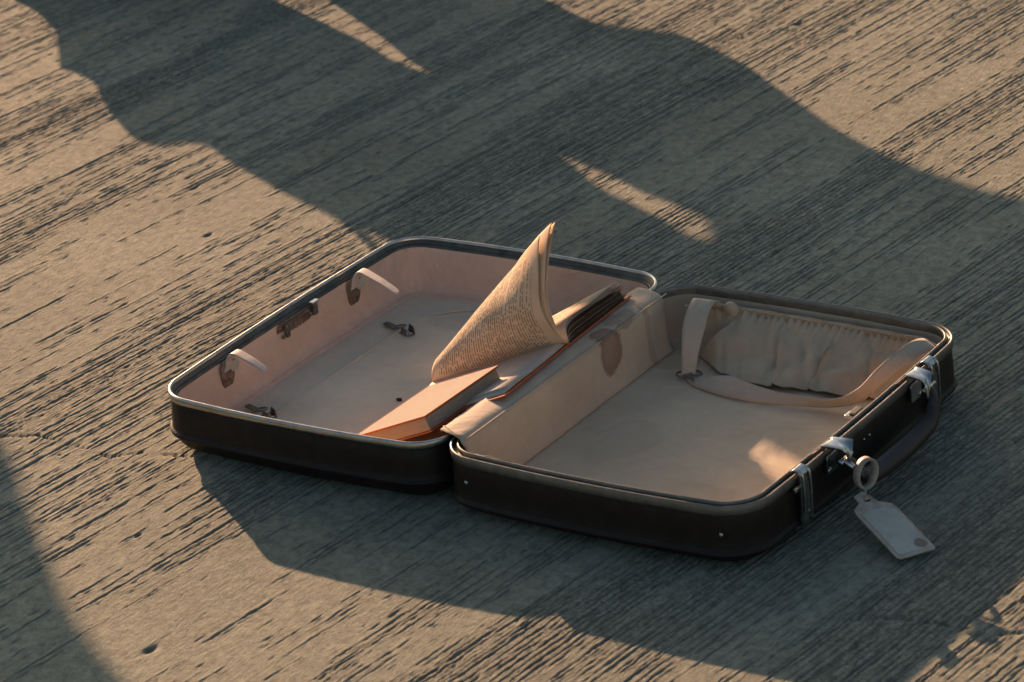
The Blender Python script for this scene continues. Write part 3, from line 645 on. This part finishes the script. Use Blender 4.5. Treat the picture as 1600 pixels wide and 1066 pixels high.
tube(gp, [.0060, .0070, .0085, .0095, .0105, .011, .0105, .0095, .0085, .0070, .0060], 'grip', 'handle_grip', case, 18, upv=(.75, 0, .66), sx=1.25, sy=.75)
tube([(.499, .188, .080), (.509, .194, .069), (.521, .202, .056)], .0042, 'chrome', 'handle_link', case, 10, upv=(.6, 0, .8))
# rivets on the near side
for (rx, rz) in ((.050, .052), (.428, .050)):
    yy = -.012 if rx > .2 else -.0065
    ym = BODY['y0'] - .011 * (1 - ((rx - .235) / .231) ** 2) - .0006
    tube([(rx, ym + .001, rz), (rx, ym - .0016, rz), (rx, ym - .0024, rz)], [.0030, .0028, .0012], 'alu', 'side_rivet', case, 14, upv=(0, 0, 1))
for (ry, rz) in ((.29, .060), (.305, .060)): tube([(.4715, ry, rz), (.4750, ry, rz)], .0018, 'chrome', 'front_rivet', case, 10, upv=(0, 0, 1))
for o_ in (case,): pass

# ------------------------------------------------------------------ closed orange book leaning up on the open one
A_ = np.array((-.177, .067, .045)); B_ = np.array((-.054, .059, .100)); C_ = np.array((-.033, .221, .110))
u_ = B_ - A_; wl = np.linalg.norm(u_); u_ /= wl
v_ = C_ - B_; v_ -= u_ * (v_ @ u_) ; vl = .168; v_ /= np.linalg.norm(v_); n_ = np.cross(u_, v_)
TH = .0235
bk1 = thing('closed_book', 'closed orange cloth-bound book leaning on the open book in the near corner of the lid', 'book', tuple((A_ + B_) / 2 * np.array([1, 1, 0]) + np.array([0, .08, .03])))
def plate(o0, a, b, th_, m, nm, par, bev=.0006): return extrude([(0, 0), (a, 0), (a, b), (0, b)], o0, u_, v_, th_, m, nm, par, bev)
tp = plate(A_ - n_ * .0022, wl, vl, .0022, 'cover', 'front_cover', bk1)
plate(A_ - n_ * TH, wl, vl, .0022, 'cover_edge', 'back_cover', bk1)
# thin red turned-in edge around the front cover
e = .0012
P = [A_ + u_ * x + v_ * y - n_ * .0011 for x, y in ((0, 0), (wl, 0), (wl, vl), (0, vl))]
def edge_loop(P, r, nm, par): 
    Q = []
    for i in range(4):
        a = P[i]; b = P[(i + 1) % 4]; Q += [a + (b - a) * t for t in (.01, .5, .99)]
    return tube(Q, r, 'cover_edge', nm, par, 6, closed=True, upv=tuple(n_))
edge_loop(P, .00155, 'cover_turn_in', tp)
# page block with fine leaves, spine side at the left
pb = extrude([(.003, .003), (wl - .004, .003), (wl - .004, vl - .003), (.003, vl - .003)], A_ - n_ * (TH - .0024), u_, v_, TH - .0048, 'pages_edge', 'page_block', bk1, .0)
extrude([(-.0012, 0), (.0022, 0), (.0022, vl), (-.0012, vl)], A_ - n_ * (TH - .001), u_, v_, TH - .002, 'cover_edge', 'spine', bk1, .001)
for k in range(12):
    h = .0034 + (TH - .0068) * k / 11
    x1 = wl - .0038 + rng.uniform(0, .0009); y0 = .0028 - rng.uniform(0, .0009)
    o = extrude([(.004, y0), (x1, y0), (x1, vl - .004), (.004, vl - .004)], A_ - n_ * h, u_, v_, .0006, 'blank', 'leaf', pb, 0)

# ------------------------------------------------------------------ open book across the hinge
G0 = np.array((.000, .336, .1000)); F0 = np.array((-.200, .300, .0180))
sp_ = F0 - G0; SL = np.linalg.norm(sp_); sp_ /= SL                        # down the spine
N0 = np.array((-.004, .150, .0975)); E0 = np.array((.026, .512, .114))
ne = N0 - G0; ne -= sp_ * (ne @ sp_) * .6; NL = .187; ne /= np.linalg.norm(ne)
fe = E0 - G0; fe -= sp_ * (fe @ sp_) * .6; FL = .172; fe /= np.linalg.norm(fe)
spN = sp_; spF = np.array((-.14, -.068, -.082)); spF /= np.linalg.norm(spF); PHF = .178
ob = thing('open_book', 'worn open book with browned pages, leaves curling up in the wind', 'book', (-.09, .33, .03))
PH = .222
cv = []
def slab(dirv, L_, th_, m, nm, par, h0=0.0, inset=0.0, top=None, curve=None, bev=.0004):
    sp_, PH = (spF, PHF) if dirv is fe else (spN, .222)
    nn = np.cross(sp_, dirv); nn = nn / np.linalg.norm(nn); nn = nn if nn[2] > 0 else -nn
    K = 24; V = []
    for side in (0, 1):
        for i in range(K):
            s = i / (K - 1); hh = (curve(s) if (curve and side) else (h0 + (th_ if side else 0)))
            for j in range(2):
                y = inset + (PH - 2 * inset) * j
                V.append(G0 + dirv * (s * (L_ - inset)) + sp_ * y + nn * hh)
    n1 = K * 2; F = []
    for i in range(K - 1):
        a = i * 2; F.append((a, a + 1, a + 3, a + 2)); F.append((n1 + a, n1 + a + 2, n1 + a + 3, n1 + a + 1))
        F.append((a, a + 2, n1 + a + 2, n1 + a)); F.append((a + 1, n1 + a + 1, n1 + a + 3, a + 3))
    F.append((0, n1, n1 + 1, 1)); e_ = (K - 1) * 2; F.append((e_, e_ + 1, n1 + e_ + 1, n1 + e_))
    return mesh(nm, V, F, m, par, smooth=False), nn
c1, nN = slab(ne, NL + .004, .0024, 'cover_edge', 'near_cover', ob, h0=-.0030)
c2, nF = slab(fe, FL + .004, .0024, 'cover_edge', 'far_cover', ob, h0=-.0030)
tube([G0 - nN * .002 + sp_ * t for t in np.linspace(0, PH, 8)], .0045, 'cover_edge', 'spine', ob, 10)
# near half: a few leaves left, flat; first one uppermost is blank endpaper
def leaf(dirv, nn, L_, hfun, yoff, m, nm, par, ns=26, curl=0, t=.0005, uvd=True, y1=0):
    sp_, PH = (spF, PHF) if dirv is fe else (spN, .222)
    V = []; UV = []
    for i in range(ns):
        s = i / (ns - 1)
        for j in range(5):
            y = yoff + (PH - .006 - yoff - y1) * j / 4
            V.append(G0 + dirv * (s * L_) + sp_ * (.003 + y) + nn * hfun(s, j / 4)); UV.append((j / 4, s))
    o = mesh(nm, V, grid_faces(ns, 5), m, par, uv=UV); solid(o, t, 0); return o
for k in range(5):
    ph = rng.uniform(0, 6)
    leaf(ne, nN, NL - .002 - .004 * k + rng.uniform(-.001, .001), lambda s, y, k=k, ph=ph: .0006 + .0009 * k + .004 * (k + 1) * .35 * math.exp(-s * 9) * (1 - math.exp(-s * 40)) + .0006 * math.sin(s * 7 + ph) * s, .0006 * k, 'inner', 'page', ob)
# far half: thick browned block, rounded at the gutter, then loose top leaves
def top(s): return .0275 * (1 - math.exp(-s * 17)) * (1 - .30 * s) + .001
blk, _ = slab(fe, FL - .004, .02, 'pages_brown', 'page_block', ob, h0=-.0004, inset=.004, curve=lambda s: top(s) * .60)
for k in range(26):
    f = (k + 1) / 26; ph = rng.uniform(0, 6); L_ = FL - .004 + rng.uniform(-.007, .003) - (.03 * (1 - f) if rng.random() < .08 else 0); y_o = rng.uniform(-.0035, .001)
    f = f ** 1.15; bend = rng.uniform(-.10, .12)
    hf = lambda s, y, f=f, ph=ph, bend=bend: top(s) * (.05 + .95 * f) * (1 + bend * s) + .0008 * math.sin(s * 9 + ph) * s
    leaf(fe, nF, L_, hf, y_o, ('pages_edge' if k % 6 == 4 else 'pages_brown') if k < 22 else 'blank', 'page', ob, ns=30, t=.00035)
for k in range(3):
    leaf(fe, nF, FL - .003 - .004 * k, lambda s, y, k=k: top(s) * (1.0 + .02 * k) + .0016 * (k + 1) * s + .0012 * math.sin(s * 6 + k), -.002 - .001 * k, 'page' if k == 2 else 'blank', 'page', ob, ns=34, t=.0004)
# leaves lifted by the wind: rolled tight at the foot, fanned open at the head
side = ne - np.array([0, 0, ne[2]]); side /= np.linalg.norm(side); upz = np.array([0, 0, 1.0])
def windleaf(th0, r0, r1, sh, L_, m, nm, s0=0.0, lag=0.0, seed=0):
    na, nb = 60, 44; V = []; UV = []
    def ztop(s):
        r = r0 + (r1 - r0) * s ** 1.05; a = min(L_ / r, th0)
        return r * (math.cos(th0 - a) - math.cos(th0))
    zt0, zt1 = ztop(0), ztop(1)
    for i in range(na):
        s = i / (na - 1)                      # 0 foot .. 1 head
        Bp = G0 + sp_ * (PH * (1 - s)) ; r = r0 + (r1 - r0) * s ** 1.05
        for j in range(nb):
            v = j / (nb - 1) * L_
            a = min(v / r, R(285)); ex = max(0, v - r * R(285))
            th = th0 + lag * s; th1 = th - a
            kf = (zt0 + (zt1 - zt0) * s) * (1 + .08 * math.sin(math.pi * s)) / ztop(s)
            dY = r * (math.sin(th) - math.sin(th1)) ; dZ = r * (math.cos(th1) - math.cos(th))
            dZ *= kf; dY *= .5 + .5 * kf
            rip = .0012 * math.sin(v * 60 + s * 5 + seed) * (v / L_) * s - .005 * math.exp(-((v / L_ - .52) / .16) ** 2) * min(1, s * 2.5)
            p = Bp - side * (dY + ex * math.cos(th1) * .2 + rip) + upz * (dZ + ex * math.sin(th1) * .2) + sp_ * (sh * (v / L_) ** 1.3 * s)
            V.append(p); UV.append((1 - s, j / (nb - 1)))
    o = mesh(nm, V, grid_faces(na, nb), m, ob, uv=UV); solid(o, .00035, 0); return o
windleaf(R(150), .018, .128, .006, .205, 'page', 'lifted_page')
windleaf(R(146), .020, .138, -.010, .214, 'page', 'lifted_page', seed=2)
windleaf(R(143), .021, .142, -.014, .210, 'page', 'lifted_page', seed=3)

# ------------------------------------------------------------------ luggage tag on the handle
tag = thing('luggage_tag', 'cream vinyl luggage tag with grey window, looped to the handle and resting on the ground', 'luggage tag', (.60, .14, 0))
T1 = np.array((.5290, .1790, .0370)); T2 = np.array((.6350, .1180, .0045))
ta = T2 - T1; TL = np.linalg.norm(ta); ta /= TL
tw = np.array((.30, .953, .02)); tw -= ta * (tw @ ta); tw /= np.linalg.norm(tw)
def tp_(poly, h, t, m, nm, par, bv=.0006):
    nr = np.cross(ta, tw); s = 1 if nr[2] > 0 else -1
    return extrude(poly, T1 + nr * s * h, ta, tw, t * s, m, nm, par, bv)
body = tp_([(-.004, -.012), (.010, -.013), (.020, -.027), (.030, -.029), (TL - .004, -.0285), (TL, -.024), (TL, .026), (TL - .003, .0285), (.034, .028), (.026, .026), (.016, .012), (.004, .009), (-.010, .004)], 0, .0022, 'tagleather', 'tag_holder', tag, .0008)
win = tp_([(.034, -.023), (TL - .009, -.0235), (TL - .006, -.020), (TL - .006, .016), (TL - .018, .024), (.040, .0235), (.030, .012), (.029, -.014)], .0022, .0007, 'tagcard', 'tag_window', body, .0003)
tp_([(TL - .024, .010), (TL - .017, .006), (TL - .010, .009), (TL - .008, .018), (TL - .013, .024), (TL - .022, .022), (TL - .026, .017)], .0028, .0005, 'tagstain', 'window_stain', body, .0002)
tp_([(.007, -.0035), (.0095, -.005), (.012, -.0035), (.012, .0035), (.0095, .005), (.007, .0035)], .0021, .0004, 'grit', 'strap_slot', body, 0)
# strap loop round the handle link
cen = np.array((.5225, .2010, .0600)); a1 = np.array((.05, .10, 1.0)); a1 /= np.linalg.norm(a1); a2 = np.array((.30, .95, -.1)); a2 -= a1 * (a1 @ a2); a2 /= np.linalg.norm(a2)
ax3 = np.cross(a1, a2); LA = []; LB = []
for t in np.linspace(R(-100), R(245), 28):
    p = cen + a1 * .0200 * math.sin(t) + a2 * .0165 * math.cos(t); LA.append(p - ax3 * .0055); LB.append(p + ax3 * .0055)
tail = T1 + ta * .010
LA.insert(0, tail - tw * .004 + np.array((0, 0, .003))); LB.insert(0, tail + tw * .004 + np.array((0, 0, .003)))
ribbon(LA, LB, 'tagleather', 'tag_strap', tag, .0026, 3, 3)

# ------------------------------------------------------------------ loose grit
def pebble(x, y, z, r, lab, m='grit', world=False, seed=0):
    rr_ = np.random.default_rng(seed); V = []; nu_, nv_ = 9, 7
    for i in range(nv_):
        ph = math.pi * i / (nv_ - 1)
        for j in range(nu_):
            a = 2 * math.pi * j / nu_; k = r * (.75 + .5 * rr_.random())
            V.append((x + k * math.sin(ph) * math.cos(a) * 1.3, y + k * math.sin(ph) * math.sin(a), z + r * .5 + k * .7 * math.cos(ph)))
    F = [(i * nu_ + j, i * nu_ + (j + 1) % nu_, (i + 1) * nu_ + (j + 1) % nu_, (i + 1) * nu_ + j) for i in range(nv_ - 1) for j in range(nu_)]
    o = mesh('pebble', V, F, m, None, at=(x, y, z)); o['label'] = lab; o['category'] = 'pebble'; return o
pebble(-.226, .243, .0140, .0035, 'tiny black crumb lying on the grey lid lining beside the closed book', seed=1)
